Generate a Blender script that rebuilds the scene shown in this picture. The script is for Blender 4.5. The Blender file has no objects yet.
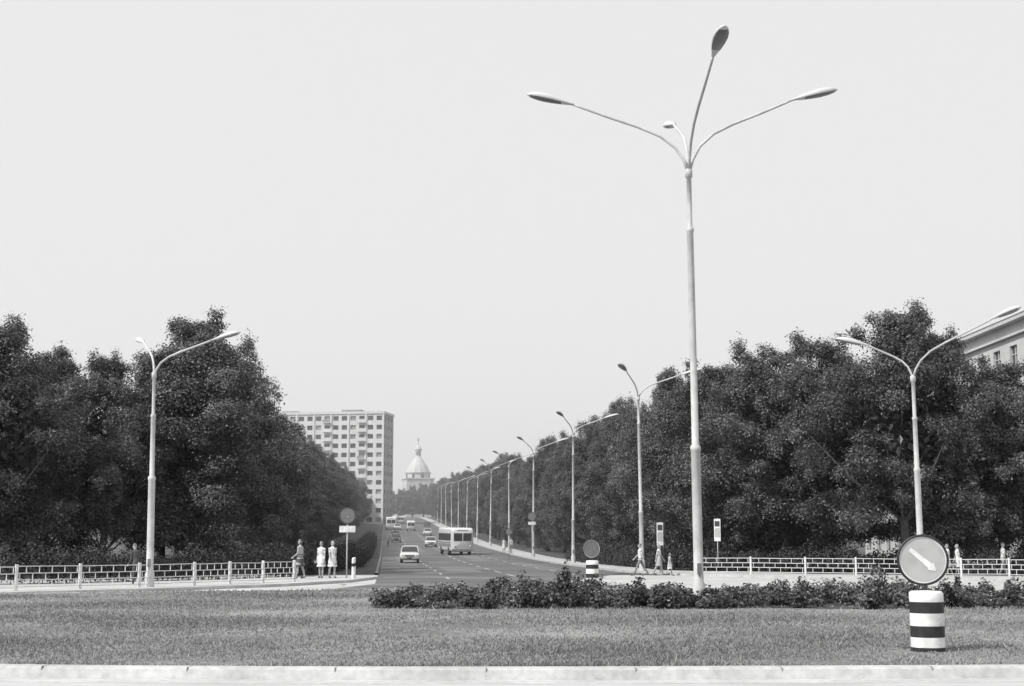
import bpy, math, random
import numpy as np
from mathutils import Vector, Matrix, kdtree
random.seed(7)
RNG = np.random.default_rng(11)
sc = bpy.context.scene
COL = sc.collection

# ------------------------------------------------------------------ helpers
HY = [-4000, 115, 140, 165, 200, 235, 300, 389, 500, 600, 660, 6000]
HZ = [0, 0, .12, .42, .95, 1.6, 3.3, 5.9, 9.2, 11.7, 12.4, 12.4]
def H(y): return float(np.interp(y, HY, HZ))
def C(y): return -.0885 * (y - 84.0)
def XL(y): return -7.8 + C(y)
def XR(y): return 6.5 + C(y)

class MB:
    def __init__(s):
        s.V=[];s.F=[];s.M=[];s.S=[];s.SM=[];s.n=0
    def add(s, v, q, mat=0, shade=1.0, smooth=False):
        v=np.asarray(v,dtype=float).reshape(-1,3); q=np.asarray(q,dtype=np.int64).reshape(-1,4)
        s.V.append(v); s.F.append(q+s.n); s.n+=len(v)
        s.M.append(np.full(len(q),mat) if np.isscalar(mat) else np.asarray(mat))
        s.S.append(np.full(len(v),shade,dtype=float) if np.isscalar(shade) else np.asarray(shade,dtype=float))
        s.SM.append(np.full(len(q),smooth))
    def box(s,c,size,rz=0.0,mat=0,R=None):
        c=np.array(c,float); h=np.array(size,float)/2
        v=np.array([[x,y,z] for x in(-1,1) for y in(-1,1) for z in(-1,1)],float)*h
        if R is None:
            cr,sr=math.cos(rz),math.sin(rz); R=np.array([[cr,-sr,0],[sr,cr,0],[0,0,1]])
        v=v@np.array(R).T+c
        s.add(v,[[0,1,3,2],[4,6,7,5],[0,4,5,1],[2,3,7,6],[0,2,6,4],[1,5,7,3]],mat)
    def bar(s,a,b,w,mat=0,h=None):
        a=np.array(a,float);b=np.array(b,float);d=b-a;L=np.linalg.norm(d);d/=L
        up=np.array([0,0,1.0]) if abs(d[2])<.9 else np.array([1.0,0,0])
        u=np.cross(up,d);u/=np.linalg.norm(u);v=np.cross(d,u)
        R=np.stack([d,u,v],1)
        s.box((a+b)/2,(L,w,h or w),mat=mat,R=R)
    def tube(s,pts,rad,n=10,mat=0,cap=True,shade=1.0,smooth=True):
        P=[np.array(p,float) for p in pts]; R=[(r,r) if np.isscalar(r) else r for r in rad]
        T=[]
        for i in range(len(P)):
            a=P[max(i-1,0)];b=P[min(i+1,len(P)-1)];t=b-a;T.append(t/np.linalg.norm(t))
        ref=np.array([0,1.0,0]) if abs(T[0][1])<.9 else np.array([1.0,0,0])
        u=np.cross(ref,T[0]);u/=np.linalg.norm(u)
        if cap:
            P=[P[0]-T[0]*.0005]+P+[P[-1]+T[-1]*.0005]; T=[T[0]]+T+[T[-1]]; R=[(.0006,.0006)]+R+[(.0006,.0006)]
        ang=np.arange(n)*2*math.pi/n
        vs=[]
        for p,t,r in zip(P,T,R):
            u=u-t*np.dot(u,t);u/=np.linalg.norm(u);v=np.cross(t,u)
            vs.append(p+np.outer(np.cos(ang)*r[0],u)+np.outer(np.sin(ang)*r[1],v))
        V=np.concatenate(vs);q=[]
        for i in range(len(P)-1):
            for j in range(n):
                k=(j+1)%n;q.append([i*n+j,i*n+k,(i+1)*n+k,(i+1)*n+j])
        s.add(V,q,mat,shade,smooth)
        return V
    def lathe(s,prof,mats,n=24,c=(0,0,0),smooth=True,M=None):
        ang=np.arange(n)*2*math.pi/n
        vs=[];q=[];mm=[]
        for r,z in prof:
            r=max(r,.0008);vs.append(np.stack([np.cos(ang)*r,np.sin(ang)*r,np.full(n,z)],1))
        V=np.concatenate(vs)
        for i in range(len(prof)-1):
            for j in range(n):
                k=(j+1)%n;q.append([i*n+j,i*n+k,(i+1)*n+k,(i+1)*n+j]);mm.append(mats if np.isscalar(mats) else mats[i])
        if M is not None: V=V@np.array(M).T
        s.add(V+np.array(c),q,np.array(mm),1.0,smooth)
    def ell(s,c,r,mat=0,n=12,m=8,M=None):
        prof=[(math.sin(math.pi*i/m),-math.cos(math.pi*i/m)) for i in range(m+1)]
        R=np.diag(r) if M is None else np.array(M)@np.diag(r)
        s.lathe(prof,mat,n,c,True,R)
    def loft(s,st,mat=0,n=20,e=.4,smooth=True):
        ang=np.arange(n)*2*math.pi/n+math.pi/n
        cx=np.sign(np.cos(ang))*np.abs(np.cos(ang))**e; cz=np.sign(np.sin(ang))*np.abs(np.sin(ang))**e
        vs=[]
        st=[(st[0][0]-.001,.01,(st[0][2]+st[0][3])/2-.01,(st[0][2]+st[0][3])/2+.01)]+list(st)+[(st[-1][0]+.001,.01,(st[-1][2]+st[-1][3])/2-.01,(st[-1][2]+st[-1][3])/2+.01)]
        for y,w,zb,zt in st:
            vs.append(np.stack([cx*w,np.full(n,y),(zb+zt)/2+cz*(zt-zb)/2],1))
        V=np.concatenate(vs);q=[]
        for i in range(len(st)-1):
            for j in range(n):
                k=(j+1)%n;q.append([i*n+j,i*n+k,(i+1)*n+k,(i+1)*n+j])
        q=np.array(q)
        if callable(mat):
            P=V[q];nn=np.cross(P[:,2]-P[:,0],P[:,3]-P[:,1]);nn/=np.linalg.norm(nn,axis=1)[:,None]+1e-9
            mm=np.array([mat(a,b) for a,b in zip(P.mean(1),nn)])
        else: mm=mat
        s.add(V,q,mm,1.0,smooth)
    def facade(s,o,u,width,z0,z1,nx,nz,fw,fh,nrm,rec=.25,wall=0,glass=1,frame=None):
        o=np.array(o,float);u=np.array(u,float);nrm=np.array(nrm,float)
        cw=width/nx;ch=(z1-z0)/nz
        Z=np.array([0,0,1.0])
        V=[];Q=[];M=[]
        def quad(a,b,c,d,m):
            k=len(V);V.extend([a,b,c,d]);Q.append([k,k+1,k+2,k+3]);M.append(m)
        for i in range(nx):
            for j in range(nz):
                b=o+u*(i*cw)+Z*(z0+j*ch)
                p=lambda x,z,r=0:b+u*x+Z*z-nrm*r
                x0=cw*(1-fw)/2;x1=cw-x0;y0=ch*(1-fh)*.55;y1=y0+ch*fh
                quad(p(0,0),p(cw,0),p(cw,y0),p(0,y0),wall);quad(p(0,y1),p(cw,y1),p(cw,ch),p(0,ch),wall)
                quad(p(0,y0),p(x0,y0),p(x0,y1),p(0,y1),wall);quad(p(x1,y0),p(cw,y0),p(cw,y1),p(x1,y1),wall)
                quad(p(x0,y0),p(x1,y0),p(x1,y0,rec),p(x0,y0,rec),wall);quad(p(x0,y1),p(x1,y1),p(x1,y1,rec),p(x0,y1,rec),wall)
                quad(p(x0,y0),p(x0,y1),p(x0,y1,rec),p(x0,y0,rec),wall);quad(p(x1,y0),p(x1,y1),p(x1,y1,rec),p(x1,y0,rec),wall)
                g=glass if random.random()<.75 else glass+1
                quad(p(x0,y0,rec),p(x1,y0,rec),p(x1,y1,rec),p(x0,y1,rec),g)
                if frame is not None:
                    xm=(x0+x1)/2
                    s.bar(p(xm,y0,rec-.04),p(xm,y1,rec-.04),.08,frame)
                    s.bar(p(x0,y0+(y1-y0)*.65,rec-.05),p(x1,y0+(y1-y0)*.65,rec-.05),.07,frame)
        s.add(np.array(V),Q,np.array(M))
    def mesh(s,name,mats):
        V=np.concatenate(s.V);F=np.concatenate(s.F);M=np.concatenate(s.M);S=np.concatenate(s.S);SM=np.concatenate(s.SM)
        me=bpy.data.meshes.new(name);me.vertices.add(len(V));me.vertices.foreach_set('co',V.astype(np.float32).ravel())
        me.loops.add(F.size);me.loops.foreach_set('vertex_index',F.astype(np.int32).ravel())
        me.polygons.add(len(F));me.polygons.foreach_set('loop_start',(np.arange(len(F))*4).astype(np.int32))
        me.polygons.foreach_set('material_index',M.astype(np.int32));me.polygons.foreach_set('use_smooth',SM.astype(bool))
        a=me.attributes.new('shade','FLOAT','POINT');a.data.foreach_set('value',S.astype(np.float32))
        me.update(calc_edges=True);me.validate()
        for m in mats: me.materials.append(m)
        return me
    def build(s,name,mats,loc=(0,0,0),rz=0.0):
        return place(name,s.mesh(name,mats),loc,rz)

def place(name,me,loc=(0,0,0),rz=0.0,scale=(1,1,1),parent=None):
    o=bpy.data.objects.new(name,me);o.location=loc;o.rotation_euler=(0,0,rz);o.scale=scale
    COL.objects.link(o)
    if parent: o.parent=parent
    return o

# ------------------------------------------------------------------ materials (grey, black-and-white place)
def mat(name,v,rough=.7,var=.12,scale=6.0,bump=0.0,metal=0.0,spec=.3,detail=6.0,var2=0.0,scale2=.3):
    m=bpy.data.materials.new(name);m.use_nodes=True;nt=m.node_tree;n=nt.nodes;l=nt.links
    b=n['Principled BSDF'];b.inputs['Roughness'].default_value=rough;b.inputs['Metallic'].default_value=metal
    b.inputs['Specular IOR Level'].default_value=spec
    tc=n.new('ShaderNodeTexCoord');no=n.new('ShaderNodeTexNoise');no.inputs['Scale'].default_value=scale;no.inputs['Detail'].default_value=detail
    l.new(tc.outputs['Object'],no.inputs['Vector'])
    mr=n.new('ShaderNodeMapRange');mr.inputs['From Min'].default_value=.3;mr.inputs['From Max'].default_value=.7
    mr.inputs['To Min'].default_value=v*(1-var);mr.inputs['To Max'].default_value=v*(1+var)
    l.new(no.outputs['Fac'],mr.inputs['Value']);out=mr.outputs['Result']
    if var2>0:
        n2=n.new('ShaderNodeTexNoise');n2.inputs['Scale'].default_value=scale2;n2.inputs['Detail'].default_value=4
        l.new(tc.outputs['Object'],n2.inputs['Vector'])
        m2=n.new('ShaderNodeMapRange');m2.inputs['From Min'].default_value=.35;m2.inputs['From Max'].default_value=.65
        m2.inputs['To Min'].default_value=1-var2;m2.inputs['To Max'].default_value=1+var2
        l.new(n2.outputs['Fac'],m2.inputs['Value'])
        mu=n.new('ShaderNodeMath');mu.operation='MULTIPLY';l.new(out,mu.inputs[0]);l.new(m2.outputs['Result'],mu.inputs[1]);out=mu.outputs[0]
    l.new(out,b.inputs['Base Color'])
    if bump>0:
        bp=n.new('ShaderNodeBump');bp.inputs['Strength'].default_value=bump;bp.inputs['Distance'].default_value=.02
        l.new(no.outputs['Fac'],bp.inputs['Height']);l.new(bp.outputs['Normal'],b.inputs['Normal'])
    return m
def leafmat(name,v,trans=.25,spec=.35,rough=.45):
    m=bpy.data.materials.new(name);m.use_nodes=True;nt=m.node_tree;n=nt.nodes;l=nt.links
    b=n['Principled BSDF'];b.inputs['Roughness'].default_value=rough;b.inputs['Specular IOR Level'].default_value=spec
    a=n.new('ShaderNodeAttribute');a.attribute_name='shade'
    mu=n.new('ShaderNodeMath');mu.operation='MULTIPLY';mu.inputs[1].default_value=v;l.new(a.outputs['Fac'],mu.inputs[0])
    l.new(mu.outputs[0],b.inputs['Base Color'])
    t=n.new('ShaderNodeBsdfTranslucent');l.new(mu.outputs[0],t.inputs['Color'])
    mx=n.new('ShaderNodeMixShader');mx.inputs[0].default_value=trans
    l.new(b.outputs[0],mx.inputs[1]);l.new(t.outputs[0],mx.inputs[2]);l.new(mx.outputs[0],n['Material Output'].inputs['Surface'])
    return m
M_ground=mat('park_ground',.08,.95,.4,3,.4,var2=.3,scale2=.25)
M_grass=mat('lawn_soil_grass',.19,.95,.3,9,.4,var2=.3,scale2=.3)
M_blade=leafmat('grass_blades',.29,.3,.05,.85)
M_soil=mat('bed_soil',.05,.95,.4,8,.5)
M_ring=mat('worn_asphalt',.43,.85,.10,40,.15,var2=.12,scale2=.35)
M_asph=mat('dark_asphalt',.12,.8,.2,30,.2,var2=.3,scale2=.22)
M_pave=mat('concrete_pavement',.44,.85,.12,12,.1,var2=.15,scale2=.6)
M_kerb=mat('kerb_concrete',.44,.85,.14,9,.2,var2=.12,scale2=.9)
M_joint=mat('kerb_joint',.26,.9,.3,9)
M_paint=mat('road_paint',.42,.7,.35,8)
M_leaf=leafmat('leaf_canopy',.09,.25,.5,.45)
M_leafd=leafmat('leaf_hedge',.05,.15,.25,.5)
M_rose=leafmat('leaf_rose',.085,.2,.3,.5)
M_petal=mat('petals',.35,.7)
M_bark=mat('bark',.07,.95,.4,14,.8)
M_pole=mat('pole_paint',.50,.55,.12,5,.05,var2=.14,scale2=.9)
M_head=mat('lamp_housing',.55,.4,.06,5)
M_dark=mat('dark_metal',.06,.5,.2,8)
M_lens=mat('lamp_lens',.16,.25,.1,5,spec=.5)
M_white=mat('white_paint',.70,.6,.12,9,.05,var2=.14,scale2=3.5)
M_black=mat('black_paint',.03,.5,.25,9)
M_sign=mat('sign_face',.42,.45,.08,6,var2=.08,scale2=2)
M_signb=mat('sign_back',.17,.6,.12,6)
M_glass=mat('window_glass',.05,.12,.3,.4,spec=.6)
M_curt=mat('window_curtain',.28,.4,.3,.6)
M_plaster=mat('white_plaster',.60,.85,.06,1.5,.05,var2=.06,scale2=.2)
M_church=mat('church_plaster',.50,.85,.06,1.5,.05,var2=.06,scale2=.2)
M_panel_shade=mat('grey_panel_end_shade',.28,.85,.10,.8,var2=.1,scale2=.15)  # balcony and roof-box grey; also paints shade onto the block's end walls
M_roof=mat('roof_felt',.12,.9)
M_tire=mat('tyre',.025,.8)
M_skin=mat('skin',.36,.6,.05)
M_hair=mat('hair',.06,.6,.3,60)
M_hairl=mat('hair_fair',.28,.6,.3,60)
M_eye=mat('eyes_lips',.06,.4)
M_shoe=mat('shoes',.06,.5)
M_cl={v:mat('cloth_%d'%int(v*100),v,.85,.10,14,.1) for v in(.08,.2,.4,.68)}
M_car=mat('car_paint_light',.62,.25,.03,2,spec=.5)
M_car2=mat('car_paint_grey',.3,.25,.03,2,spec=.5)
M_car3=mat('car_paint_dark',.07,.25,.03,2,spec=.5)
M_chrome=mat('chrome',.6,.25,.05,2,metal=.9)
M_lampg=mat('headlamp_glass',.5,.15,.05,2,spec=.6)
M_lat=mat('fence_paint',.62,.6,.14,6)

# ------------------------------------------------------------------ ground / roads
def strip(mb,ys,fl,fr,dz,mat=0):
    v=[];q=[]
    for y in ys:
        v+= [(fl(y),y,H(y)+dz),(fr(y),y,H(y)+dz)]
    for i in range(len(ys)-1): q.append([2*i,2*i+1,2*i+3,2*i+2])
    mb.add(v,q,mat)
mb=MB();xs=[-4000,-600,-150,-60,-30,0,30,60,150,600,4000];ys=[-600,-100,0,40,80,115,140,165,200,235,300,389,500,600,660,1000,2000,6000]
v=[(x,y,H(y)) for y in ys for x in xs];n=len(xs)
q=[[j*n+i,j*n+i+1,(j+1)*n+i+1,(j+1)*n+i] for j in range(len(ys)-1) for i in range(n-1)]
mb.add(v,q);mb.build('ground',[M_ground])
mb=MB();strip(mb,[-20,0,20,40,60,78],lambda y:-46,lambda y:46,.004);mb.build('roundabout_road',[M_ring])
ysb=[84,100,115,140,165,200,235,300,389,500,600,621]
mb=MB()
mb.add([(-7.8,50,.008),(-1.5,50,.008),(-5.9,62,.008),(1.2,62,.008),(XL(72),72,.008),(4.2,72,.008),(XL(84),84,.008),(XR(84),84,.008)],[[0,1,3,2],[2,3,5,4],[4,5,7,6]])
strip(mb,ysb,XL,XR,.008);mb.build('boulevard_road',[M_asph])
mb=MB();strip(mb,[621,632],lambda y:-300,lambda y:200,.012);mb.build('crossing_road',[M_asph])
mb=MB();
for (off,y0,y1,w) in((-2.6,86,104,2.1),(3.6,92,122,1.6),(-5.6,108,150,1.4),(1.4,128,170,2.0),(-3.3,170,215,1.6)):
    ys=[y0]+[a for a in HY if y0<a<y1]+[y1];strip(mb,ys,lambda y:C(y)+off-w/2,lambda y:C(y)+off+w/2,.0105)
mb.build('road_repair_patch',[mat('old_asphalt',.165,.85,.15,25,.1,var2=.2,scale2=.4)])
mb=MB()
def dash(xf,y0,y1,w):
    ys=[y0]+[a for a in HY if y0<a<y1]+[y1];strip(mb,ys,lambda y:xf(y)-w/2,lambda y:xf(y)+w/2,.0145)
for off,per,ln in((-.65,9,5),(-4.3,9,3),(3.0,9,3)):
    y=70 if off!=-.65 else 66
    while y<300:
        dash(lambda t:C(t)+off,y,y+ln,.14);y+=per
mb.add([(XL(73)+.3,73,.0145),(C(73)-1,73,.0145),(C(73.4)-1,73.4,.0145),(XL(73.4)+.3,73.4,.0145)],[[0,1,2,3]])
mb.build('road_markings',[M_paint])
for sgn in(-1,1):
    mb=MB();ed=XL if sgn<0 else XR;yy=[78 if sgn<0 else 86]+[y for y in ysb if y>86];pw=2.6
    inner=lambda y:ed(y)+sgn*.15
    if sgn>0: strip(mb,yy,(lambda y:ed(y)+sgn*pw),inner,.12,0)
    strip(mb,yy,inner,ed,.124,1)
    for e_,s_ in((ed,0),(inner,1)):
        if s_ and sgn>0: continue
        v=[];q=[]
        for y in yy: v+=[(e_(y),y,H(y)),(e_(y),y,H(y)+.124)]
        for i in range(len(yy)-1): q.append([2*i,2*i+1,2*i+3,2*i+2])
        mb.add(v,q,1)
    mb.build('pavement' if sgn>0 else 'kerb',[M_pave,M_kerb if sgn>0 else M_signb])
def slab(name,pts,z0,z1,mt,ms,kerbw=.18):
    import bmesh
    bm=bmesh.new();vs=[bm.verts.new((x,y,z1)) for x,y in pts];f=bm.faces.new(vs)
    r=bmesh.ops.inset_region(bm,faces=[f],thickness=kerbw,use_even_offset=True)
    for g in bm.faces: g.material_index=1
    f.material_index=0
    ed=[e for e in bm.edges if len(e.link_faces)==1]
    e2=bmesh.ops.extrude_edge_only(bm,edges=ed)
    for g in e2['geom']:
        if isinstance(g,bmesh.types.BMVert): g.co.z=z0
        if isinstance(g,bmesh.types.BMFace): g.material_index=1
    bmesh.ops.recalc_face_normals(bm,faces=bm.faces)
    me=bpy.data.meshes.new(name);bm.to_mesh(me);bm.free();me.materials.append(mt);me.materials.append(ms)
    return place(name,me)
slab('pavement',[(-46,36),(-30,43),(-22,46.5),(-17,49),(-12.5,53.5),(-9.2,58.5),(-7.2,64),(XL(70),70),(-9.2,70.5),(-11.5,68),(-14,60),(-19,54),(-24,51),(-32,47),(-46,41)],0,.122,M_pave,M_kerb)
slab('pavement',[(46,52),(34,60),(26,65.5),(18,69),(12,72.5),(8.6,78),(XR(86),86),(XR(86)+2.6,86),(12.5,80),(16,76),(22,73),(30,69),(46,60)],0,.122,M_pave,M_kerb)
def circ(cx,cy,a,b,n=20): return [(cx+a*math.cos(t*2*math.pi/n),cy+b*math.sin(t*2*math.pi/n)) for t in range(n)]
slab('traffic_island',circ(3.3,58.6,1.3,1.8),0,.12,M_pave,M_kerb)

# central island
IC=(3.0,35.2);IA,IB,IE=24.0,15.5,2.6;IR=math.radians(2.6)
def isl(x,y):
    dx,dy=x-IC[0],y-IC[1];u=dx*math.cos(IR)+dy*math.sin(IR);w=-dx*math.sin(IR)+dy*math.cos(IR)
    return (abs(u)/IA)**IE+(abs(w)/IB)**IE
def islz(x,y):
    r=np.minimum(isl(x,y),1.0);return .15+.07*(1-r)
def isl_pt(rho,t,grow=0.0):
    u=np.sign(math.cos(t))*abs(math.cos(t))**(2/IE)*(IA*rho+grow);w=np.sign(math.sin(t))*abs(math.sin(t))**(2/IE)*(IB*rho+grow)
    return (IC[0]+u*math.cos(IR)-w*math.sin(IR),IC[1]+u*math.sin(IR)+w*math.cos(IR))
NT=160;tt=[2*math.pi*i/NT for i in range(NT)]
mb=MB();rh=[.001,.2,.4,.6,.75,.87,.95,1.0];v=[]
for r in rh:
    for t in tt:
        x,y=isl_pt(r,t);v.append((x,y,.15+.07*(1-r**IE)))
q=[[i*NT+j,i*NT+(j+1)%NT,(i+1)*NT+(j+1)%NT,(i+1)*NT+j] for i in range(len(rh)-1) for j in range(NT)]
mb.add(v,q,0,smooth=True);mb.build('lawn',[M_grass])
mb=MB();v=[]
for g,z in((0.0,.10),(0.0,.150),(.03,.160),(.22,.155),(.27,.13),(.33,.0),(.34,.012),(.85,.010),(.85,.0)):
    for t in tt:
        x,y=isl_pt(1,t,g);v.append((x,y,z))
q=[[i*NT+j,i*NT+(j+1)%NT,(i+1)*NT+(j+1)%NT,(i+1)*NT+j] for i in range(8) for j in range(NT)]
mb.add(v,q,0)
pp=[isl_pt(1,math.radians(180+a/20.0),.14) for a in range(0,3600)]
acc=0;nxt=1.0
for a,b in zip(pp[:-1],pp[1:]):
    acc+=math.hypot(b[0]-a[0],b[1]-a[1])
    if acc>nxt:
        nxt+=2.0
        if a[1]<30: mb.box((a[0],a[1],.080),(.007,.285,.163),math.atan2(b[1]-a[1],b[0]-a[0]),1)
mb.build('kerb',[M_kerb,M_joint])

# grass blades
def leafquads(P,N,L,W,rng):
    N=N/(np.linalg.norm(N,axis=1)[:,None]+1e-9)
    A=rng.normal(size=P.shape);T=np.cross(N,A);T/=np.linalg.norm(T,axis=1)[:,None]+1e-9;B=np.cross(N,T)
    L=np.reshape(L,(-1,1));W=np.reshape(W,(-1,1))
    V=np.stack([P-T*L/2,P+B*W/2,P+T*L/2+N*L*.12,P-B*W/2],1).reshape(-1,3)
    return V,np.arange(len(P)*4).reshape(-1,4)
NB=330000
yy=19.5+33*RNG.random(NB)**1.5;xx=(RNG.random(NB)*2-1)*(yy*.40+1.5)
keep=isl(xx,yy)<.993
cl=(np.sin(xx*2.1+np.sin(yy*1.3)*2)+np.sin(yy*2.9+xx*.7)+np.sin(xx*5.3-yy*4.1))/3
big=(np.sin(xx*.55+1.3*np.sin(yy*.4))+np.sin(yy*.9+.8*np.sin(xx*.8)))/2
keep&=RNG.random(NB)<.6+.3*cl+.25*big
xx=xx[keep];yy=yy[keep];cl=cl[keep];big=big[keep];n=len(xx)
h=(.012+.04*RNG.random(n)**1.8)*(1+.4*cl+.35*big);h=np.where(RNG.random(n)<.012,h*2.8,h)
edge=isl(xx,yy)>.955;h=np.where(edge,h*1.6,h)
w=.005+.00045*yy;a=RNG.random(n)*math.pi;dx=np.cos(a)*w;dy=np.sin(a)*w
z=islz(xx,yy)-.005;lx=RNG.normal(size=n)*.6*h;ly=RNG.normal(size=n)*.6*h
V=np.stack([np.stack([xx-dx,yy-dy,z],1),np.stack([xx+dx,yy+dy,z],1),np.stack([xx+dx*.3+lx,yy+dy*.3+ly,z+h],1),np.stack([xx-dx*.3+lx,yy-dy*.3+ly,z+h],1)],1).reshape(-1,3)
mb=MB();mb.add(V,np.arange(n*4).reshape(-1,4),0,np.repeat(.75+.45*RNG.random(n)+.1*cl-.2*big,4));mb.build('grass',[M_blade])

# rose bed
mb=MB();gx=np.linspace(-3.4,22,40);gy=[34.9,36.5,38,39.6,40.8]
v=[(x,y+.25*math.sin(x*1.3),islz(x,y)+.012) for y in gy for x in gx];n=len(gx)
mb.add(v,[[j*n+i,j*n+i+1,(j+1)*n+i+1,(j+1)*n+i] for j in range(4) for i in range(n-1)]);mb.build('flower_bed_soil',[M_soil])
mb=MB()
for k in range(640):
    x=-3.4+25.5*random.random();y=34.7+5.8*random.random()+.25*math.sin(x*1.3)
    if (x-5.0)**2+(y-38.4)**2<.2: continue
    if x<-1 and random.random()<.3: continue
    r=random.uniform(.16,.42);hh=random.uniform(.18,.56)*(1.0+.22*math.sin(x*.9)+.15*math.sin(x*2.7+y))
    if random.random()<.07: hh*=1.45;r*=.6
    z0=islz(x,y);m=170
    D=RNG.normal(size=(m,3));D/=np.linalg.norm(D,axis=1)[:,None];rr=RNG.random((m,1))**.5
    P=np.array([x,y,z0+hh*.52])+D*rr*np.array([r,r,hh*.6])
    V,q=leafquads(P,D+np.array([0,0,.7])+RNG.normal(size=(m,3))*.7,.07+.05*RNG.random(m),.05+.03*RNG.random(m),RNG)
    mb.add(V,q,0,np.repeat(random.uniform(.4,1.7)*(.6+.8*RNG.random(m)),4))
    for s in range(3):
        a=random.random()*6.28;mb.tube([(x,y,z0),(x+math.cos(a)*r*.6,y+math.sin(a)*r*.6,z0+hh*.9)],[.01,.005],4,1,False)
    if random.random()<.3:
        for s in range(random.randint(1,3)):
            a=random.random()*6.28;mb.ell((x+math.cos(a)*r*.7,y+math.sin(a)*r*.7,z0+hh*random.uniform(.8,1.05)),(.03,.03,.022),2,6,4)
mb.build('rose_bushes',[M_rose,M_bark,M_petal])

# ------------------------------------------------------------------ hedges
def hedge(name,pts,h,w,dens=750):
    mb=MB()
    for (a,b) in zip(pts[:-1],pts[1:]):
        a=np.array(a);b=np.array(b);L=np.linalg.norm(b-a);d=(b-a)/L;p=np.array([-d[1],d[0]]);m=int(L*dens)
        s=RNG.random(m)*L;th=RNG.random(m)*math.pi;rr=.75+.3*RNG.random(m)+.12*np.sin(s*2.3)+.1*np.sin(s*5.1)+.12*np.sin(s*.7)
        off=np.cos(th)*rr*w/2;zz=(np.sin(th)**.5)*rr*h
        zz*=RNG.random(m)**.25
        xy=a+np.outer(s,d)+np.outer(off,p)
        P=np.column_stack([xy,zz+np.array([H(t) for t in xy[:,1]])])
        N=np.column_stack([np.outer(np.cos(th),p),np.sin(th)])+RNG.normal(size=(m,3))*.6
        V,q=leafquads(P,N,.10+.08*RNG.random(m),.07+.05*RNG.random(m),RNG)
        mb.add(V,q,0,np.repeat(.5+.9*RNG.random(m),4))
        for t in range(int(L/.6)):
            c=a+d*(t*.6+.3);mb.tube([(c[0],c[1],H(c[1])),(c[0]+.1,c[1],H(c[1])+h*.8)],[.02,.01],4,1,False)
    return mb.build(name,[M_leafd,M_bark])
hedge('hedge',[(-42,54),(-30,58),(-21,62),(-13.5,71),(-11.3,76),(XL(100)-2.0,100),(XL(140)-1.8,140)],1.5,1.5)
hedge('hedge',[(XL(140)-1.8,140),(XL(230)-1.8,230)],1.7,1.6,450)
hedge('hedge',[(5.5,125),(8.2,98),(10.6,87),(15,80.5),(22,77.5),(34,76)],1.45,1.6)

# ------------------------------------------------------------------ trees
def tree_mesh(seed,Ht=13.0,R=4.8,zb=1.6,lob=74,per=1200):
    rng=np.random.default_rng(seed);rd=random.Random(seed);mb=MB()
    tp=[(0,0,-.2)];x=y=0
    for i in range(1,9):
        x+=rd.uniform(-.14,.14);y+=rd.uniform(-.14,.14);tp.append((x,y,Ht*.8*i/8))
    tr=[.26*(1-.8*i/8)+.02 for i in range(9)];tr[0]=.36
    mb.tube(tp,tr,9,1)
    ph=[rd.uniform(0,6.28) for _ in range(4)]
    def prof(t): return (math.sin(math.pi*min(1,(t*.84+.17)))**.8) if t<.93 else .25
    def Rat(t,az): return R*prof(t)*(1+.2*math.sin(2*az+ph[0])+.15*math.sin(3*az+ph[1]+t*4)+.13*math.sin(9*t+ph[2]))
    def lobe(c,rl,az,dens,sh,flat=.7):
        m=int(per*rl*rl*dens/1.05)
        D=rng.normal(size=(m,3));D+=np.array([math.cos(az)*.45,math.sin(az)*.45,.35]);D/=np.linalg.norm(D,axis=1)[:,None]
        rr=(.35+.7*rng.random((m,1))**.6)*(1+.22*np.sin(D[:,:1]*8+rng.random()*6)+.2*np.sin(D[:,2:]*10+rng.random()*6))
        P=c+D*rr*rl*np.array([1.1,1.1,flat])+rng.normal(size=(m,3))*.09
        V,q=leafquads(P,D*.6+np.array([0,0,.65])+rng.normal(size=(m,3))*.4,.10+.09*rng.random(m),.07+.05*rng.random(m),rng)
        mb.add(V,q,0,np.repeat(sh*(.65+.7*rng.random(m)),4))
    for k in range(lob):
        t=(k+rd.random())/lob;t=t**.92
        z=zb+(Ht-zb)*t
        az=rd.uniform(0,6.283);Rr=Rat(t,az)
        f=rd.uniform(.35,1.0)**.5;rl=rd.uniform(.6,1.35)*(.7 if t>.85 else 1)
        cr=max(0,Rr*f-rl*.5);c=np.array([cr*math.cos(az),cr*math.sin(az),min(z,Ht-rl*.6)])
        if k%3==0 and cr>1:
            s=max(.15*Ht,c[2]-cr*.8);bi=min(8,max(0,s/(Ht*.8)*8));p0=np.array(tp[int(bi)])
            mid=(p0+c)/2+np.array([0,0,-.3]);mb.tube([p0,mid,c],[.09,.055,.02],6,1)
        lobe(c,rl,az,1.0,rd.uniform(.5,1.7))
    for k in range(80):
        t=rd.random()**.8;az=rd.uniform(0,6.283);Rr=Rat(t,az)*rd.uniform(.95,1.14);rl=rd.uniform(.2,.5)
        c=np.array([Rr*math.cos(az),Rr*math.sin(az),zb+(Ht-zb)*t+rd.uniform(0,.5)])
        lobe(c,rl,az,1.3,rd.uniform(.7,1.7),rd.uniform(.7,1.4))
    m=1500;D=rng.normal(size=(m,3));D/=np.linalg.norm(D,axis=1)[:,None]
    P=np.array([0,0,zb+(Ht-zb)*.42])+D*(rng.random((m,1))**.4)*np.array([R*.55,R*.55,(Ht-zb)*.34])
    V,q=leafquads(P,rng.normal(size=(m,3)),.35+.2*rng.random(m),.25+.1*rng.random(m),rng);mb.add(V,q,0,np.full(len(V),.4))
    return mb.mesh('linden_tree',[M_leaf,M_bark])
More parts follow.
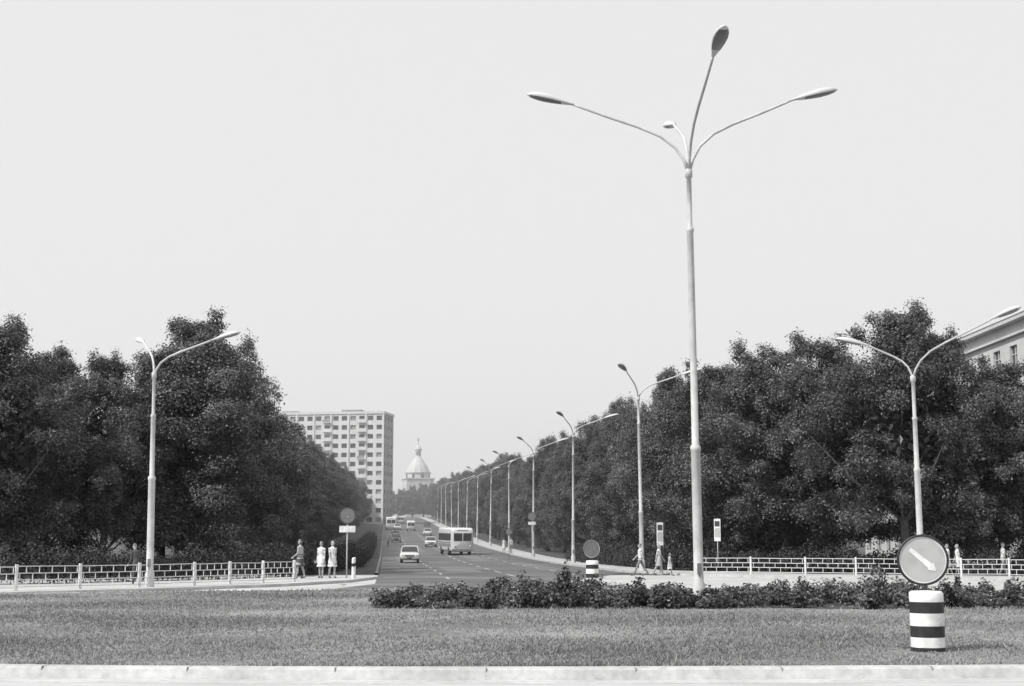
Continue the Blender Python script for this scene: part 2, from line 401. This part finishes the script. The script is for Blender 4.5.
TM=[tree_mesh(1),tree_mesh(2,R=4.3),tree_mesh(3,R=5.0,zb=2.0),tree_mesh(4,R=4.6,zb=1.2),tree_mesh(5,R=4.8,zb=2.4)]
far=bpy.data.objects.new('distant_tree_row',None);COL.objects.link(far)
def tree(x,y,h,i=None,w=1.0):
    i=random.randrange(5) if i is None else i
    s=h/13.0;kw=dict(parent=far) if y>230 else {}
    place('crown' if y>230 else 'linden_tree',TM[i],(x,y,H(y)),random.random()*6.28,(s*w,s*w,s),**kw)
for a in [(-25.8,70,12.4,2),(-31.5,74,12.2,0),(-22.0,77,11.6,4,.82),(-17.9,80,14.2,1),(-27,83,12.4,3),(-36.5,79,12.5,1),(-42,76,12.5,0),(-33,91,13,2),(-22.5,92,13.0,0),
          (-18.2,90,13.8,3,.9),(-20.0,100,13.4,2,.85),(-21.3,110,12.8,4,.85),(-22.0,119,12.4,0,.9)]:
    tree(*a)
y=128
while y<612:
    tree((-17.6 if y<150 else -16.6)+C(y)+random.uniform(-.7,.7),y,random.uniform(11.2,12.4 if y<170 else 13.4),w=random.uniform(.82,.96))
    if y<330: tree(-27+C(y)+random.uniform(-1,1),y+4,random.uniform(11.0,12))
    y+=9.5
for a in [(12.6,91,12.8,1),(15.2,86,13.0,3),(18.2,83.5,13.4,0),(21.3,77.5,14.2,2,.9),(24.2,79.5,13.2,4,.9),(27.4,80,11.6,1),(30.6,80,11.6,3),(35.5,79,12,0),(20.5,92,12.6,4),(26.5,92,10.5,2),(15.5,98,13,0)]:
    tree(*a)
y=100
while y<612:
    tree(13.2+C(y)+random.uniform(-.7,.7),y,random.uniform(11.4,14.2),w=random.uniform(.8,.97))
    if y<330: tree(22+C(y)+random.uniform(-1,1),y+4,random.uniform(12.0,13.6))
    y+=9.5
for x,yy_,hh in((-66,650,11),(-60,646,10),(-55,652,11.5),(-50,648,12.5),(-36,648,15),(-30,652,13),(-22,650,13),(-75,655,12),(-15,655,13),(-45,646,14),(-40.5,655,15)):
    tree(x,yy_,hh)

# ------------------------------------------------------------------ lamps
PROF=[(0,0),(.12,.32),(.34,.62),(.75,.9),(1.35,1.13),(2.1,1.36),(2.9,1.62),(3.1,1.69)]
def lamp(name,loc,fork,arms,r=(.13,.095,.062),lean=(0,0),head=1.0,steps=(.33,.85)):
    mb=MB();z1=fork*steps[0];z2=fork*steps[1]
    prof=[(r[0]*1.35,-.05),(r[0]*1.35,.5),(r[0]*1.05,.55),(r[0],z1),(r[0]*1.12,z1+.02),(r[0]*1.12,z1+.12),(r[1],z1+.18),(r[1]*.9,z2),(r[1]*1.08,z2+.02),(r[1]*1.08,z2+.1),(r[2],z2+.15),(r[2],fork-.1),(r[2]*1.5,fork-.08),(r[2]*1.5,fork+.12),(.02,fork+.2)]
    mb.lathe(prof,0,16)
    V=mb.V[-1];V[:,0]+=lean[0]*V[:,2]/fork;V[:,1]+=lean[1]*V[:,2]/fork
    mb.box((0,-r[0]*1.3,.9),(.12,.03,.3),mat=2)
    for ax,ay,rise in arms:
        L=math.hypot(ax,ay);ux,uy=ax/L,ay/L;s=L/4.4
        pts=[(lean[0]+ux*a*s,lean[1]+uy*a*s,fork+b*rise) for a,b in PROF]
        mb.tube(pts,[.045]*2+[.04]*4+[.035]*2,8,0)
        p=np.array(pts[-1]);d=np.array([ux*.96,uy*.96,.24]);d/=np.linalg.norm(d);side=np.array([-uy,ux,0]);up=np.cross(d,side);up*=np.sign(up[2])
        B=np.stack([side,up,d],1)
        k=head
        pr=[(0,-.05),(.05,0),(.07,.12),(.13,.35),(.18,.62),(.20,.85),(.18,1.08),(.12,1.25),(.03,1.35),(0,1.36)]
        pr=[(a*k,b*k) for a,b in pr];n=14;ang=np.arange(n)*2*math.pi/n;vs=[]
        for rr,zz in pr:
            rr=max(rr,.001);cs=np.cos(ang)*rr;sn=np.sin(ang)*rr;sn=np.where(sn<0,sn*.45,sn*.75)
            vs.append(np.stack([cs,sn,np.full(n,zz)],1))
        V=np.concatenate(vs);q=[];mm=[]
        for i in range(len(pr)-1):
            for j in range(n):
                kk=(j+1)%n;q.append([i*n+j,i*n+kk,(i+1)*n+kk,(i+1)*n+j])
                am=(j+.5)*360/n;mm.append(2 if (200<am<340 and 3<=i<=6) else 1)
        mb.add(V@B.T+p,q,np.array(mm),1.0,True)
    return mb.build(name,[M_pole,M_head,M_lens],loc)
lamp('street_lamp',(4.98,38.4,islz(4.98,38.4)-.02),11.7,[(-4.5,.3,1.22),(4.2,.3,1.3),(.38,-4.6,1.34),(-.12,3.8,1.32)],r=(.125,.098,.068),steps=(.345,.86),lean=(-.08,0))
lamp('street_lamp',(-13.65,54.3,.12),8.0,[(3.2,-.4,.8),(-1.25,2.4,.9)],lean=(-.1,0),head=.85,steps=(.5,.8))
lamp('street_lamp',(16.5,58,.004),8.4,[(3.3,-4.2,1.2),(-2.4,.4,.85)],r=(.12,.1,.075),lean=(-.05,0),head=1.0,steps=(.55,.8))
y=84.0
while y<420:
    x=7.5+C(y)+random.uniform(-.15,.15)
    lamp('street_lamp',(x,y,H(y)+.12),10.2+random.uniform(-.25,.25),[(-1.5+random.uniform(-.5,.4),-2.6,.85),(3.4+random.uniform(-.3,.2),-.3,.85)],r=(.13,.1,.07),lean=(random.uniform(-.2,.2),0));y+=30

# ------------------------------------------------------------------ fences
def fence(pts,z=.12,h=.88):
    mb=MB();
    for a,b in zip(pts[:-1],pts[1:]):
        a=np.array(a,float);b=np.array(b,float);L=np.linalg.norm(b-a);ns=max(1,round(L/2.4));d=(b-a)/L
        for i in range(ns+1):
            p=a+d*L*i/ns;mb.box((p[0],p[1],z+h*.5),(.09,.09,h+.06),math.atan2(d[1],d[0])+random.uniform(-.1,.1))
        for i in range(ns):
            p=a+d*(L*i/ns);w=L/ns;j1,j2=random.uniform(-.015,.015),random.uniform(-.015,.015)
            P=lambda s,zz:(p[0]+d[0]*s,p[1]+d[1]*s,z+zz+j1*(1-s/w)+j2*s/w)
            lv=[.12,.36,.59,.83]
            for t in lv: mb.bar(P(.045,t),P(w-.045,t),.03)
            for r_ in range(3):
                m=5;o=0 if r_%2 else .5
                for c in range(m):
                    s=(c+.5+o*.999-.25)*w/m
                    if .05<s<w-.05: mb.bar(P(s,lv[r_]+.018),P(s,lv[r_+1]-.018),.026)
    return mb.build('railing_fence',[M_lat])
fence([(-36,44.6),(-25,46.1),(-17.2,50.0),(-12.3,55.8),(-9.3,61.5)])
fence([(9.9,76.5),(15,73.6),(22,70.5),(30,66.5),(40,60.5)])
mb=MB()
for p in((-7.3,66.2),(-7.45,68.0)):
    mb.lathe([(.07,0),(.07,.9),(.05,.95),(0,.96)],0,12,(p[0],p[1],.12))
    mb.lathe([(.075,.55),(.075,.7)],1,12,(p[0],p[1],.12))
mb.build('guard_post',[M_white,M_black])

# ------------------------------------------------------------------ signs
def bollard_sign(loc,rz,front=True):
    mb=MB();r=.255
    zs=[0,.09,.24,.41,.60,.77,.90]
    mb.lathe([(r+.03,0),(r+.03,.03),(r,.035)],1,28)
    mb.lathe([(r,.035)]+[(r,z) for z in zs[1:]]+[(r-.03,.93),(0,.94)],[1,0,1,0,1,0,0,0],28)
    mb.tube([(0,.03,.9),(0,.03,1.8)],[.03,.03],8,3)
    zc=1.40;R=.39
    M=np.array([[1,0,0],[0,0,1],[0,1,0]],float)
    mb.lathe([(0,.0),(R-.02,.0),(R,.012),(R,-.02),(R-.012,-.03),(R-.035,-.03),(R-.035,-.012)],[5,5,1,1,1,1],36,(-.03,0,zc),False,M)
    mb.lathe([(R-.036,-.013),(R-.055,-.014)],[0],36,(-.03,0,zc),False,M)
    mb.lathe([(R-.055,-.012),(0,-.012)],[4 if front else 5],36,(-.03,0,zc),False,M)
    if front:
        d=np.array([.76,0,-.65]);p=np.array([.65,0,.76]);c=np.array([-.03,-.018,zc])
        a,b=c-d*.25,c+d*.14
        mb.add([a+p*.03,a-p*.03,b-p*.045,b+p*.045],[[0,1,2,3]],0)
        e=c+d*.25
        mb.add([b+p*.07,b,e,e+p*.012],[[0,1,2,3]],0);mb.add([b,b-p*.07,e-p*.012,e],[[0,1,2,3]],0)
    return mb.build('traffic_sign',[M_white,M_black,M_white,M_dark,M_sign,M_signb],loc,rz)
bollard_sign((6.34,22.1,islz(6.34,22.1)-.03),-.12,True)
bollard_sign((3.25,58.3,.12),.3,False)
def round_sign(loc,h,plate,rz,R=.4,name='traffic_sign'):
    mb=MB();mb.tube([(0,0,0),(0,0,h)],[.035,.035],8,0)
    M=np.array([[1,0,0],[0,0,1],[0,1,0]],float)
    mb.lathe([(0,-.03),(R-.06,-.03),(R-.06,-.031),(R,-.031),(R,-.01),(0,-.01)],[1,1,2,2,1],28,(0,-.02,h-R+.05),False,M)
    if plate: mb.box((0,-.06,h-2*R-.18),(.75,.03,.3),mat=3)
    mb.bar((-.03,-.05,h-R),(.03,-.05,h-R),.05,0)
    return mb.build(name,[M_pole,M_signb,M_dark,M_white],loc,rz)
round_sign((-7.75,67.5,.12),3.25,True,.15)
round_sign((2.0,143.6,H(143)+.12),4.4,True,-.1,.45)
round_sign((-.3,140,H(140)+.1),2.8,False,-.1,.35)
mb=MB();mb.tube([(0,0,0),(0,0,2.75)],[.03,.03],8,0);mb.box((0,-.05,2.1),(.36,.04,1.25),mat=1);mb.box((0,-.075,2.45),(.28,.01,.3),mat=2);mb.box((0,-.075,1.95),(.28,.01,.5),mat=3)
sg=mb.mesh('bus_stop_sign',[M_pole,M_white,M_dark,M_sign])
place('bus_stop_sign',sg,(8.15,79.2,.12),.2);place('bus_stop_sign',sg,(11.6,81,.35),-.3)

# ------------------------------------------------------------------ people
def person(loc,rz,top=.68,bottom=.2,dress=False,legs=(4,0,-4,0),arms=(6,8,-6,8),hair=0,h=1.72,bare_legs=False,bag=False,lean=0):
    src=MB();lab=[]
    def T(p,r,l,n=12):
        V=src.tube(p,r,n);lab.extend([l]*len(V))
    SK,TP,BT,HR,SH,EY=0,1,2,3,4,5
    w=.92 if dress else 1.0
    T([(0,0,.84),(0,0,.9),(0,.0,1.0),(0,0,1.1),(0,.01,1.25),(0,.01,1.36),(0,0,1.42),(0,0,1.455)],[(.13,.09),(.165*w,.12),(.155*w,.115),(.135*w,.10),(.16*w,.12),(.175*w,.115),(.15*w,.09),(.075,.065)],TP,18)
    T([(0,0,.80),(0,0,.86),(0,0,.97)],[(.14,.10),(.168,.122),(.16,.119)],BT,18)
    T([(0,-.005,1.42),(0,.01,1.54)],[.055,.05],SK)
    def dirv(a): a=math.radians(a);return np.array([0,math.sin(a),-math.cos(a)])
    lows=[]
    for sx,(a,k) in((-1,legs[:2]),(1,legs[2:])):
        hp=np.array([sx*.088,0,.88]);kn=hp+dirv(a)*.42;an=kn+dirv(a-k)*.40
        tl=SK if (dress or bare_legs) else BT
        T([hp,(hp+kn)/2,kn],[.088,.074,.056],BT if not dress else SK)
        T([kn,kn+(an-kn)*.35+np.array([0,-.012,0]),an],[.055,.053,.036],tl)
        T([an+np.array([0,-.035,-.03]),an+np.array([0,.05,-.045]),an+np.array([0,.17,-.06]),an+np.array([0,.2,-.062])],[(.034,.036),(.04,.032),(.042,.022),(.025,.015)],SH)
        lows.append(an[2]-.085)
    if dress: T([(0,0,1.05),(0,0,.95),(0,0,.75),(0,0,.52)],[(.135,.10),(.17,.13),(.205,.165),(.235,.20)],BT,20)
    for sx,(a,k) in((-1,arms[:2]),(1,arms[2:])):
        s=np.array([sx*.17*w,0,1.39]);o=np.array([sx*.10,0,0]);d1=dirv(a)+o;d1/=np.linalg.norm(d1);e=s+d1*.29
        d2=dirv(a+k)+o*.3;d2/=np.linalg.norm(d2);wr=e+d2*.25
        T([s-d1*.02,s+d1*.12],[.056,.05],TP);T([s+d1*.1,e],[.046,.038],SK if (dress or top>.5) else TP);T([e,e+d2*.08,wr],[.038,.038,.026],SK if (dress or top>.5) else TP)
        u=np.cross(d2,[1.0,0,0]);u/=np.linalg.norm(u);pe=wr+d2*.09
        T([wr,wr+d2*.04,pe],[(.022,.022),(.02,.038),(.014,.038)] if abs(d2[1])<.9 else [.022,.03,.03],SK)
        for q_,(of,ln) in enumerate(((-.03,.062),(-.01,.076),(.01,.08),(.03,.07))):
            b0=pe-d2*.01+u*of;cu=np.array([-sx*.25,0,0]);T([b0,b0+d2*ln*.5,b0+(d2+cu)*ln],[.010,.009,.008],SK,8)
        t0=wr+d2*.03+u*.03;T([t0,t0+(u*.7+d2*.7)*.035,t0+(u*.5+d2*.9)*.065],[.012,.011,.009],SK,8)
    hc=np.array([0,.025,1.625])
    T([hc+np.array([0,.0,-.115]),hc+np.array([0,.012,-.09]),hc+np.array([0,0,-.04]),hc,hc+np.array([0,-.005,.05]),hc+np.array([0,-.01,.09]),hc+np.array([0,-.01,.108])],[(.03,.035),(.052,.066),(.068,.088),(.073,.094),(.068,.088),(.045,.06),(.015,.02)],SK,18)
    T([hc+np.array([0,.09,.01]),hc+np.array([0,.112,-.028]),hc+np.array([0,.09,-.035])],[.010,.014,.010],SK,8)
    for sx in(-1,1): T([hc+np.array([sx*.073,-.005,.01]),hc+np.array([sx*.08,-.012,-.02])],[(.01,.02),(.008,.014)],SK,8)
    hr=[(hc+np.array([0,-.02,.02]),(.079,.088)),(hc+np.array([0,-.018,.06]),(.076,.088)),(hc+np.array([0,-.015,.1]),(.052,.066)),(hc+np.array([0,-.012,.122]),(.015,.02))]
    if dress: hr=[(hc+np.array([0,-.055,-.10]),(.062,.045)),(hc+np.array([0,-.05,-.05]),(.08,.06))]+hr
    T([a for a,_ in hr],[b for _,b in hr],HR,18)
    if bag:
        T([(.27,.02,.86),(.27,.02,.62)],[(.06,.14),(.07,.16)],SH,10)
    if lean:
        la=math.radians(lean)
        for V in src.V:
            m=V[:,2]>.85;z=V[m,2]-.85;yv=V[m,1].copy();V[m,1]=yv*math.cos(la)+z*math.sin(la);V[m,2]=.85+z*math.cos(la)-yv*math.sin(la)
    dz=-min(lows)
    me=src.mesh('p',[]);o=bpy.data.objects.new('tmp',me);COL.objects.link(o)
    md=o.modifiers.new('r','REMESH');md.mode='VOXEL';md.voxel_size=.0125
    sm=o.modifiers.new('s','SMOOTH');sm.factor=.5;sm.iterations=2
    dg=bpy.context.evaluated_depsgraph_get();m2=bpy.data.meshes.new_from_object(o.evaluated_get(dg));bpy.data.objects.remove(o)
    P=np.concatenate(src.V);kd=kdtree.KDTree(len(P))
    for i,p in enumerate(P): kd.insert(p,i)
    kd.balance()
    for m in(M_skin,M_cl[top],M_cl[bottom],M_hair if hair==0 else M_hairl,M_shoe,M_eye): m2.materials.append(m)
    eyes=[hc+np.array([sx*.03,.088,.005]) for sx in(-1,1)]+[hc+np.array([0,.09,-.065])]
    for f in m2.polygons:
        c=f.center;l=lab[kd.find(c)[1]]
        if l==SK and not lean:
            for e in eyes:
                if (np.array(c)-e)@(np.array(c)-e)<.013**2: l=EY
        f.material_index=l;f.use_smooth=True
    s=h/1.74
    m2.transform(Matrix.Translation((0,0,dz)))
    ob=place('woman' if dress else 'man',m2,loc,rz,(s,s,s));return ob
person((-8.95,67.5,.122),2.9,.68,.68,True,(3,0,-3,2),(4,10,-4,20),0,1.68,bag=True)
person((-8.4,67.3,.122),-2.6,.68,.68,True,(8,4,-8,6),(-10,10,12,20),1,1.70)
person((-9.75,66.2,.122),1.2,.4,.08,True,(10,5,-10,8),(5,50,-5,10),0,1.78)
person((-15.0,57.5,.0),.9,.08,.08,False,(6,0,-6,4),(10,40,-8,10),0,1.74,lean=10)
person((6.85,76.8,.01),1.45,.68,.2,False,(26,4,-24,12),(-24,10,26,20),0,1.74)
person((7.95,77.9,.008),-1.9,.68,.4,True,(18,6,-16,12),(18,15,-18,10),1,1.66)
person((8.45,77.1,.008),-1.5,.4,.68,True,(16,6,-18,12),(14,15,-14,10),0,1.2)
person((-.9,160,H(160)+.12),.3,.68,.68,True,(8,0,-8,4),(8,10,-8,10),0,1.68)
person((-.1,161,H(161)+.12),-.2,.4,.2,False,(8,0,-8,4),(8,10,-8,10),0,1.75)
person((22.6,74.6,.0),1.5,.68,.4,True,(14,4,-14,8),(12,10,-12,10),0,1.68)
person((23.2,74.9,.0),1.5,.68,.68,True,(12,4,-14,8),(-12,10,12,10),1,1.66)
person((25.6,75.0,.0),-1.5,.68,.2,False,(14,4,-14,8),(12,10,-12,10),0,1.75)
person((-17.0,197,H(197)+.02),.2,.2,.08,False,(14,4,-14,8),(12,10,-12,10),0,1.75)

# ------------------------------------------------------------------ vehicles
def wheels(mb,pos,r=.3,w=.18):
    M=np.array([[0,0,1],[0,1,0],[-1,0,0]],float)
    for x,y in pos:
        mb.lathe([(0,-w/2),(r*.55,-w/2),(r*.9,-w/2),(r,-w/3),(r,w/3),(r*.9,w/2),(r*.55,w/2),(r*.5,w/2-.02),(0,w/2-.02)],[4,3,3,3,3,3,4,4],20,(x,y,r),True,M)
def car_mesh(name,paint):
    mb=MB()
    mb.loft([(-2.08,.70,.42,.66),(-2.02,.78,.34,.76),(-1.6,.81,.26,.82),(-.8,.83,.24,.88),(.9,.83,.24,.90),(1.6,.82,.26,.88),(2.0,.78,.32,.84),(2.08,.70,.4,.74)],0,24,.38)
    def cm(c,nn): return 0 if (abs(nn[2])>.8 and c[2]>1.2) else (1 if c[2]>.93 else 0)
    mb.loft([(-.98,.74,.84,.9),(-.35,.62,.84,1.36),(-.2,.61,.84,1.40),(.75,.61,.84,1.41),(.95,.62,.84,1.38),(1.55,.72,.84,.93)],cm,24,.3)
    for sx in(-1,1):
        for a,b in(((.74,-.95,.9),(.60,-.33,1.36)),((.73,1.5,.92),(.60,.93,1.37)),((.72,.3,.9),(.615,.25,1.38))):
            mb.bar((sx*a[0],a[1],a[2]),(sx*b[0],b[1],b[2]),.05,0)
        M=np.array([[1,0,0],[0,0,1],[0,1,0]],float)
        mb.lathe([(0,-.05),(.07,-.045),(.095,-.01),(.10,.05)],[5,5,4],16,(sx*.56,-2.05,.62),True,M)
        mb.box((sx*.6,2.06,.62),(.2,.06,.14),mat=6)
    mb.box((0,-2.09,.6),(.8,.03,.14),mat=3)
    for k_ in range(4): mb.box((0,-2.11,.55+.035*k_),(.78,.01,.012),mat=4)
    mb.box((0,-2.13,.42),(1.56,.08,.09),mat=4);mb.box((0,2.12,.44),(1.56,.08,.09),mat=4)
    mb.box((0,-2.185,.42),(.42,.012,.1),mat=3)
    wheels(mb,[(-.68,-1.3),(.68,-1.3),(-.68,1.25),(.68,1.25)],.3)
    return mb.mesh(name,[paint,M_glass,M_glass,M_tire,M_chrome,M_lampg,M_dark])
cm1=car_mesh('car',M_car);cm2=car_mesh('car',M_car2);cm3=car_mesh('car',M_car3)
def pv(me,name,x,y,rz): 
    o=place(name,me,(x,y,H(y)+.01),rz);s=(H(y+3)-H(y-3))/6;o.rotation_euler=(math.atan(s) if abs(rz)<1.5 else -math.atan(s),0,rz);return o
bd=math.atan(.0885)
pv(cm1,'car',-8.6,121,bd-.03);pv(cm1,'car',C(205)-.9,205,bd)
pv(cm2,'car',C(262)+3.5,262,bd+math.pi);pv(cm1,'car',C(340)-4.5,340,bd);pv(cm3,'car',C(300)-5.3,300,bd)
pv(cm3,'car',C(236)-5.6,236,bd);pv(cm1,'car',C(285)+1.0,285,bd+math.pi);pv(cm3,'car',C(376)+3.6,376,bd+math.pi);pv(cm2,'car',C(455)-2.4,455,bd)
def bus_mesh(name,L=9.6,W=1.22,Ht=2.95,nw=7):
    mb=MB();h=L/2
    mb.loft([(-h,W-.12,.5,Ht-.35),(-h+.1,W-.03,.4,Ht-.12),(-h+.4,W,.36,Ht),(h-.4,W,.36,Ht),(h-.1,W-.03,.4,Ht-.12),(h,W-.12,.5,Ht-.35)],0,28,.22,True)
    for sy in(-1,1):
        for sx in(-1,1): mb.box((sx*.42*W,sy*(h+.004),Ht*.66),(.75*W,.03,Ht*.28),mat=1)
        mb.box((0,sy*(h+.03),.6),(W*1.9,.1,.2),mat=4)
        for sx in(-1,1): 
            mb.lathe([(0,-.03),(.11,-.02),(.12,.04)],[5,4],14,(sx*.7*W,sy*(h+.03),.95),True,np.array([[1,0,0],[0,0,1.0 if sy<0 else -1.0],[0,1,0]],float))
        mb.box((0,sy*(h-.03),Ht-.34),(1.0*W,.06,.2),mat=6)
    for sx in(-1,1):
        p=(L-1.2)/nw
        for i in range(nw): mb.box((sx*(W+.004),-h+.6+p*(i+.5),Ht*.66),(.02,p-.14,Ht*.26),mat=1)
        mb.box((sx*(W+.006),0,Ht*.46),(.015,L-1.2,.07),mat=4);mb.box((sx*(W+.006),0,Ht*.36),(.015,L-1.2,.35),mat=6)
    wheels(mb,[(-W+.12,-h+L*.22),(W-.12,-h+L*.22),(-W+.12,h-L*.25),(W-.12,h-L*.25)],.48 if L>6 else .36,.28)
    return mb.mesh(name,[M_car,M_glass,M_glass,M_tire,M_chrome,M_lampg,M_car2])
b1=bus_mesh('bus')
pv(b1,'bus',C(160)+.4,160,bd+.12)
b2=bus_mesh('van',5.2,.95,2.3,3)
pv(b2,'van',C(330)+2.0-3.5,330,bd);pv(b1,'bus',C(345)-6.0,345,bd);pv(b2,'van',C(420)-3,420,bd)

# ------------------------------------------------------------------ buildings
mb=MB();W=42;D=12;z1=32.2;NX=16
mb.facade((-W/2,-D/2,0),(1,0,0),W,0,z1,NX,12,.62,.5,(0,-1,0),.35,0,2)
mb.facade((W/2,-D/2,0),(0,1,0),D,0,z1,3,12,.34,.42,(1,0,0),.25,1,2)  # right end: shade of the side wall put in as darker grey
mb.facade((-W/2,D/2,0),(1,0,0),W,0,z1,NX,12,.6,.5,(0,1,0),.25,0,2)
mb.facade((-W/2,-D/2,0),(0,1,0),D,0,z1,3,12,.34,.42,(-1,0,0),.25,1,2)
mb.box((0,0,z1+.35),(W+.5,D+.5,.7),mat=0);mb.box((0,0,z1+.73),(W-.6,D-.6,.06),mat=4)
mb.box((10,1,z1+1.2),(6,5,.9),mat=1);mb.box((-9,1,z1+1.1),(5,5,.7),mat=1)
for i in range(NX):
    if i%4==1:
        cx=-W/2+(i+.5)*W/NX
        for j in range(1,12):
            z=j*z1/12;mb.box((cx,-D/2-.5,z+.1),(2.2,.98,.14),mat=0);mb.box((cx,-D/2-.96,z+.62),(2.2,.08,.85),mat=0 if (i+j)%5 else 1)
for i in range(0,NX+1,2):
    mb.box((-W/2+i*W/NX,-D/2-.12,z1/2),(.3,.23,z1),mat=0)
mb.build('apartment_block',[M_plaster,M_panel_shade,M_glass,M_curt,M_roof],(-57.3,424,6.6),math.radians(-9))
mb=MB()
L=62;z1=18.6
mb.facade((0,0,0),(0,1,0),L,0,z1-1.0,17,5,.42,.55,(-1,0,0),.22,0,1,0)
mb.facade((0,0,0),(1,0,0),14,0,z1-1.0,4,5,.42,.55,(0,-1,0),.22,0,1,0)
mb.box((7,L/2,z1-.5),(14.02,L+.02,1.0),mat=0);mb.box((7,L/2,z1-.95),(14.6,L+.6,.18),mat=0);mb.box((7,L/2,z1+.12),(15.2,L+1.2,.24),mat=0)
mb.box((7,L/2,z1+.5),(13.4,L-.6,.5),mat=3);mb.box((13.9,L/2,z1/2-.5),(.2,L-.1,z1-1.0),mat=0);mb.box((7,L-.1,z1/2-.5),(13.8,.2,z1-1.0),mat=0)
for i in range(5): mb.box((7,16+i*9,z1+1.3),(.9,1.4,1.4),mat=0)
mb.build('office_building',[M_church,M_glass,M_curt,M_roof],(39.2,93,0),math.radians(1.0))
# church: square nave, low drum, faceted bell-shaped roof, lantern with small onion and cross
mb=MB()
mb.box((0,0,10),(14,13,20),mat=0);mb.box((0,0,20.3),(14.8,13.8,.6),mat=0)
for i in range(4):
    mb.box((-5.1+i*3.4,-6.52,9),(1.2,.1,6),mat=1);mb.lathe([(0,-.1),(.6,-.1),(.6,.0)],1,16,(-5.1+i*3.4,-6.5,12),False,np.array([[1,0,0],[0,0,1],[0,1,0]],float))
mb.lathe([(6.2,20),(6.2,23.0),(6.7,23.1),(6.7,23.6),(6.0,23.7),(5.5,25.2),(4.6,27.0),(3.4,28.7),(2.3,30.2),(1.5,31.3),(1.25,31.8),(1.25,34.0),(1.55,34.1),(1.6,34.4),(1.9,35.2),(1.4,36.2),(.5,37.0),(.14,37.8),(.1,38.4)],[0,0,0,0,3,3,3,3,3,3,0,0,0,3,3,3,3,3],12,(0,0,0),False)
for k_ in range(8):
    a=k_*math.pi/4+.2;mb.box((6.12*math.cos(a),6.12*math.sin(a),21.5),(.3,1.1,2.0),a,1)
    mb.box((1.24*math.cos(a),1.24*math.sin(a),32.9),(.12,.45,1.5),a,1)
mb.bar((0,0,38),(0,0,41),.22,2);mb.bar((-.8,0,39.9),(.8,0,39.9),.2,2);mb.bar((-.4,0,40.5),(.4,0,40.5),.18,2)
mb.build('orthodox_church',[M_church,M_glass,M_dark,M_church],(-47.4,720,12.6),.25)

# ------------------------------------------------------------------ light
w=bpy.data.worlds.new("World");sc.world=w;w.use_nodes=True;nt=w.node_tree;n=nt.nodes;l=nt.links
bg=n['Background'];sky=n.new('ShaderNodeTexSky');sky.sky_type='NISHITA';sky.sun_disc=False
EL=math.radians(47);AZ=math.atan2(-.78,-.5)
sky.sun_elevation=EL;sky.sun_rotation=AZ%(2*math.pi);sky.dust_density=4.0;sky.air_density=1.0
bw=n.new('ShaderNodeRGBToBW');l.new(sky.outputs[0],bw.inputs[0])
m1=n.new('ShaderNodeMath');m1.operation='MULTIPLY_ADD';m1.inputs[1].default_value=.22;m1.inputs[2].default_value=6.6;l.new(bw.outputs[0],m1.inputs[0])
l.new(m1.outputs[0],bg.inputs['Color']);bg.inputs['Strength'].default_value=.118
sd=bpy.data.lights.new('sun','SUN');sd.energy=4.0;sd.angle=math.radians(.5);sd.color=(1,.995,.985)
so=bpy.data.objects.new('sun',sd);COL.objects.link(so)
d=Vector((math.sin(AZ)*math.cos(EL),math.cos(AZ)*math.cos(EL),math.sin(EL)))
so.rotation_euler=d.to_track_quat('Z','Y').to_euler();so.location=d*100
# summer haze: a real, thin scattering layer over the park and the boulevard
hm=bpy.data.materials.new('haze');hm.use_nodes=True;n=hm.node_tree.nodes;n.remove(n['Principled BSDF'])
vs=n.new('ShaderNodeVolumeScatter');vs.inputs['Density'].default_value=.0006;vs.inputs['Anisotropy'].default_value=.2;vs.inputs['Color'].default_value=(1,1,1,1)
hm.node_tree.links.new(vs.outputs[0],n['Material Output'].inputs['Volume'])
mb=MB();mb.box((0,490,33),(900,860,70));mb.build('haze',[hm])

cam=bpy.data.cameras.new('camera');cam.lens=50;cam.sensor_width=36;cam.clip_end=9000;cam.clip_start=.1
co=bpy.data.objects.new('camera',cam);COL.objects.link(co);co.location=(0,0,1.83);co.rotation_euler=(math.radians(90+7.93),0,0)
sc.camera=co
sc.view_settings.view_transform='Standard';sc.view_settings.look='None';sc.view_settings.exposure=0
